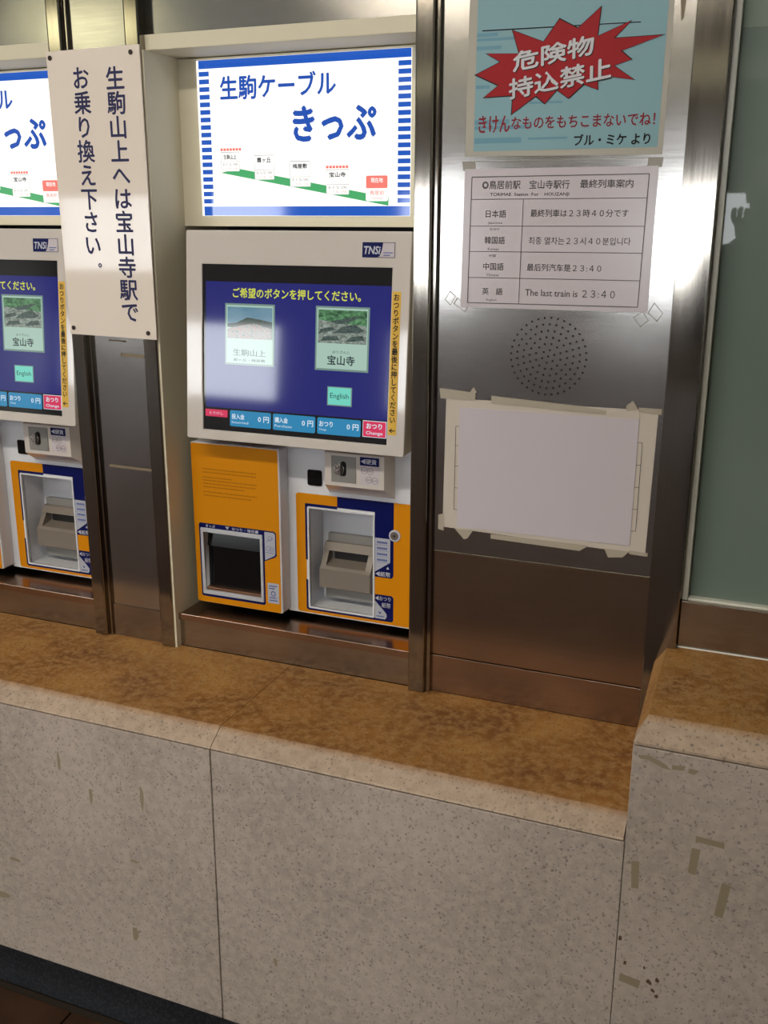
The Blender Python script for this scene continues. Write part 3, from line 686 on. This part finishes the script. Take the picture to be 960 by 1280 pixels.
def tape(pts, parent, y=.0022, mt='tape'): return obj('tape_strip', plate([pts], PW, y-.0003, y), M[mt], parent)
M['cleartape'] = plain('clear_tape', (.34,.32,.29), .12)
nt_ = thing('timetable_notice', 'laminated white sheet with a ruled table of last train times in four languages', 'notice', (-.352, -.001, -.129))
obj('laminated_sheet', plate([[(-.5000,-.1290), (-.2050,-.1280), (-.2045,.0820), (-.4980,.0815)]], PW, 0, .0010, .0002), M['laminate'], nt_)
def rule(x0, z0, x1, z1, w=.0009):
    if abs(x1-x0) > abs(z1-z0): return sheet([[(x0, z0-w/2), (x1, z1-w/2), (x1, z1+w/2), (x0, z0+w/2)]], PW, .0013)
    return sheet([[(x0-w/2, z0), (x0+w/2, z0), (x1+w/2, z1), (x1-w/2, z1)]], PW, .0013)
TL, TR, BR, BL = (-.4860,.0695), (-.2170,.0710), (-.2200,-.1200), (-.4880,-.1215)
obj('table_rules', join(rule(*TL, *TR, .0012), rule(*BL, *BR, .0012), rule(*BL, *TL, .0012), rule(*BR, *TR, .0012),
    rule(-.4860,.0365,-.2175,.0375), rule(-.4865,-.0035,-.2180,-.0025), rule(-.4870,-.0420,-.2185,-.0410), rule(-.4875,-.0820,-.2190,-.0810), rule(-.4040,-.1210,-.4030,.0370)), M['greyink'], nt_)
D = .0015
for (b, x0, x1, z0, z1, bo) in (('◎鳥居前駅', -.4690,-.4085,.0515,.0640,.012), ('宝山寺駅行', -.3945,-.3330,.0515,.0640,.012), ('最終列車案内', -.3170,-.2390,.0520,.0640,.012),
    ('TORIMAE  Station  For    HOUZANJI', -.4560,-.3330,.0400,.0460,.01),
    ('日本語', -.4620,-.4295,.0095,.0205,.012), ('最終列車は２３時４０分です', -.3910,-.2430,.0105,.0215,.010), ('Japanese', -.4580,-.4350,-.0010,.0035,0),
    ('한국어', -.4550,-.4400,-.0100,-.0060,0), ('韓国語', -.4625,-.4300,-.0300,-.0190,.012), ('최종 열차는２３시４０분입니다', -.3920,-.2370,-.0300,-.0190,.005), ('Korean', -.4570,-.4390,-.0400,-.0360,0),
    ('中国', -.4550,-.4440,-.0500,-.0460,0), ('中国語', -.4635,-.4305,-.0700,-.0590,.012), ('最后列汽车是２３:４０', -.3930,-.2780,-.0700,-.0590,.010), ('Chinese', -.4580,-.4380,-.0795,-.0750,0),
    ('英　語', -.4640,-.4310,-.1080,-.0975,.012), ('The last train is ２３:４０', -.3940,-.2550,-.1080,-.0970,.008), ('English', -.4570,-.4400,-.1185,-.1145,0)):
    text(nt_, 'greyink', b, x0, x1, z0, z1, PW, D, bold=bo)
for pts in ([(-.501,.079),(-.200,.080),(-.199,.094),(-.503,.093)], [(-.512,-.124),(-.492,-.137),(-.487,-.128),(-.506,-.114)], [(-.527,-.118),(-.517,-.127),(-.508,-.112),(-.518,-.104)], [(-.226,-.135),(-.212,-.126),(-.202,-.139),(-.214,-.150)], [(-.205,-.128),(-.190,-.141),(-.182,-.128),(-.196,-.112)], [(-.489,-.131),(-.482,-.131),(-.482,-.142),(-.487,-.143)]):
    obj('tape_strip', plate([pts, [( (p[0]-sum(q[0] for q in pts)/len(pts))*.86+sum(q[0] for q in pts)/len(pts), (p[1]-sum(q[1] for q in pts)/len(pts))*.86+sum(q[1] for q in pts)/len(pts)) for p in pts]], PW, 0, .0003), M['cleartape'], nt_)

cr = thing('backing_sheet', 'large yellowed backing sheet with torn tape edges below the speaker holes', 'paper', (-.35, -.001, -.507))
obj('yellowed_sheet', plate([[(-.5205,-.2780), (-.1770,-.2755), (-.1800,-.5085), (-.5225,-.5015)]], PW, 0, .0010, .0002), M['cream'], cr)
for pts in ([(-.532,-.262),(-.470,-.266),(-.470,-.279),(-.530,-.279)], [(-.4785,-.266),(-.4780,-.2625),(-.4735,-.2570),(-.4670,-.2655)], [(-.443,-.269),(-.300,-.276),(-.256,-.280),(-.256,-.287),(-.443,-.282)], [(-.226,-.270),(-.216,-.262),(-.207,-.276),(-.226,-.279)], [(-.207,-.272),(-.172,-.272),(-.172,-.281),(-.207,-.279)],
    [(-.530,-.480),(-.520,-.478),(-.520,-.508),(-.530,-.506)], [(-.500,-.502),(-.467,-.501),(-.477,-.517),(-.483,-.519)], [(-.436,-.504),(-.270,-.504),(-.285,-.515),(-.436,-.512)], [(-.245,-.506),(-.205,-.506),(-.215,-.517),(-.238,-.520)], [(-.205,-.504),(-.176,-.505),(-.176,-.511),(-.205,-.510)]):
    tape(pts, cr)
for x, zs in ((-.5025, (-.324,-.357,-.392,-.430,-.468)), (-.1975, (-.327,-.363,-.399,-.435,-.471))):
    sgn = 1 if x < -.3 else -1
    bms = [sheet([rrect(x-.0004, x+.0004, zs[-1], zs[0])], PW, .0013)]
    for z in zs: bms.append(sheet([rrect(min(x, x+sgn*.008), max(x, x+sgn*.008), z-.0004, z+.0004)], PW, .0013))
    obj('ruled_lines', join(*bms), M['greyink'], cr)
wp2 = obj('blank_sheet', plate([[(-.4965,-.2915), (-.2045,-.2905), (-.2050,-.4965), (-.4965,-.4985)]], PW, .0014, .0022, .0002), M['paper'])
tag(wp2, 'plain white landscape sheet stuck on the larger yellowed sheet', 'paper')

# ------------------------------------------------------------------ the photographer, seen only mirrored in the glass and steel
def skin(name, joints, edges, mat, parent, root=0, lv=2):
    me = bpy.data.meshes.new(name); me.from_pydata([(x, y, z+H) for x, y, z, _ in joints], edges, [])
    o = bpy.data.objects.new(name, me); C.objects.link(o)
    md = o.modifiers.new('skin', 'SKIN'); md.use_smooth_shade = True
    for i, v in enumerate(me.skin_vertices[0].data):
        v.radius = (joints[i][3],)*2 if not isinstance(joints[i][3], tuple) else joints[i][3]; v.use_root = i == root
    o.modifiers.new('sub', 'SUBSURF').levels = lv; o.modifiers['sub'].render_levels = lv
    dg = bpy.context.evaluated_depsgraph_get(); m2 = bpy.data.meshes.new_from_object(o.evaluated_get(dg))
    bm = bmesh.new(); bm.from_mesh(m2); bpy.data.objects.remove(o); bpy.data.meshes.remove(m2)
    bmesh.ops.translate(bm, verts=bm.verts, vec=(0, 0, -H))
    for f in bm.faces: f.smooth = True
    return obj(name, bm, mat, parent)
M['skin'] = plain('skin', (.40,.24,.17), .5); M['coat'] = plain('dark_jacket', (.02,.022,.03), .8); M['trousers'] = plain('dark_trousers', (.02,.02,.022), .8); M['hair'] = plain('black_hair', (.01,.008,.007), .6)
px, py = -.10, -1.98
pe = thing('person', 'person in dark jacket raising a phone, seen only mirrored in the window', 'person', (px, py, BOTZ))
dz = -.06
jt = [(px,py,-.58,.15), (px,py,-.40,.14), (px,py,-.18,.155), (px,py,-.045,.12), (px,py+.01,.02,.052), (px,py+.02,.07,.05),
      (px-.17,py,-.06,.062), (px-.21,py+.08,-.30,.048), (px-.10,py+.25,-.06,.036), (px-.07,py+.31,.02,.026),
      (px+.17,py,-.06,.062), (px+.21,py+.08,-.30,.048), (px+.06,py+.25,-.06,.036), (px+.03,py+.31,.02,.026),
      (px-.10,py,-.72,.095), (px-.11,py+.02,-1.05,.062), (px-.11,py-.01,-1.40,.045), (px-.12,py+.12,-1.435,.033),
      (px+.10,py,-.72,.095), (px+.11,py+.02,-1.05,.062), (px+.11,py-.01,-1.40,.045), (px+.12,py+.12,-1.435,.033)]
jt = [(a, b, c + dz, d) for a, b, c, d in jt]
eg = [(0,1),(1,2),(2,3),(3,4),(4,5),(3,6),(6,7),(7,8),(8,9),(3,10),(10,11),(11,12),(12,13),(0,14),(14,15),(15,16),(16,17),(0,18),(18,19),(19,20),(20,21)]
skin('body', jt, eg, M['coat'], pe)
hd = bmesh.new(); bmesh.ops.create_uvsphere(hd, u_segments=24, v_segments=16, radius=1)
for v in hd.verts:
    x, y, z = v.co
    k = 1 - .22*max(0, -z); v.co = Vector((px + x*.076*k, py+.02 + y*.095*k + (.012 if y > .85 and abs(z) < .25 else 0), .105 + z*.118))
for f in hd.faces: f.smooth = True
obj('head', hd, M['skin'], pe)
hr = bmesh.new(); bmesh.ops.create_uvsphere(hr, u_segments=24, v_segments=16, radius=1)
for v in hr.verts:
    x, y, z = v.co; v.co = Vector((px + x*.085, py+.005 + y*.095, .13 + z*.105))
bmesh.ops.delete(hr, geom=[v for v in hr.verts if v.co.z < .09], context='VERTS')
obj('hair', hr, M['hair'], pe)
def blob(name, c, r, mat, parent):
    b = bmesh.new(); bmesh.ops.create_uvsphere(b, u_segments=12, v_segments=8, radius=1)
    for v in b.verts: v.co = Vector((c[0]+v.co.x*r[0], c[1]+v.co.y*r[1], c[2]+v.co.z*r[2]))
    for f in b.faces: f.smooth = True
    return obj(name, b, mat, parent)
for q in (-1, 1):
    blob('eye', (px+q*.030, py+.105, .108), (.011, .006, .006), M['ink'], pe)
    blob('ear', (px+q*.075, py+.015, .095), (.010, .018, .030), M['skin'], pe)
blob('nose', (px, py+.118, .082), (.011, .013, .022), M['skin'], pe)
blob('mouth', (px, py+.104, .048), (.022, .006, .005), M['redtext'], pe)
for sx_, wx in ((-1, px-.07), (1, px+.03)):
    w = (wx, py+.31, -.04)
    js = [(*w, .024), (w[0]-.01*sx_, w[1]+.035, w[2]+.035, .026)]; es = [(0, 1)]
    for q in range(4):
        b0 = (w[0]+(q-1.5)*.017, w[1]+.040, w[2]+.055); n0 = len(js)
        js += [(b0[0], b0[1], b0[2], .009), (b0[0], b0[1]+.022, b0[2]+.018, .0085), (b0[0]-.004*sx_, b0[1]+.020, b0[2]+.038-.004*abs(q-1), .0075)]
        es += [(1, n0), (n0, n0+1), (n0+1, n0+2)]
    n0 = len(js); js += [(w[0]-.026*sx_, w[1]+.030, w[2]+.045, .010), (w[0]-.034*sx_, w[1]+.024, w[2]+.070, .009)]; es += [(1, n0), (n0, n0+1)]
    skin('hand', js, es, M['skin'], pe, lv=1)
ph = obj('phone', box(px-.055, px+.015, py+.338, py+.346, -.025, .115, .003), M['black'])
tag(ph, 'black phone held up in both hands of the person, mirrored in the window', 'phone')
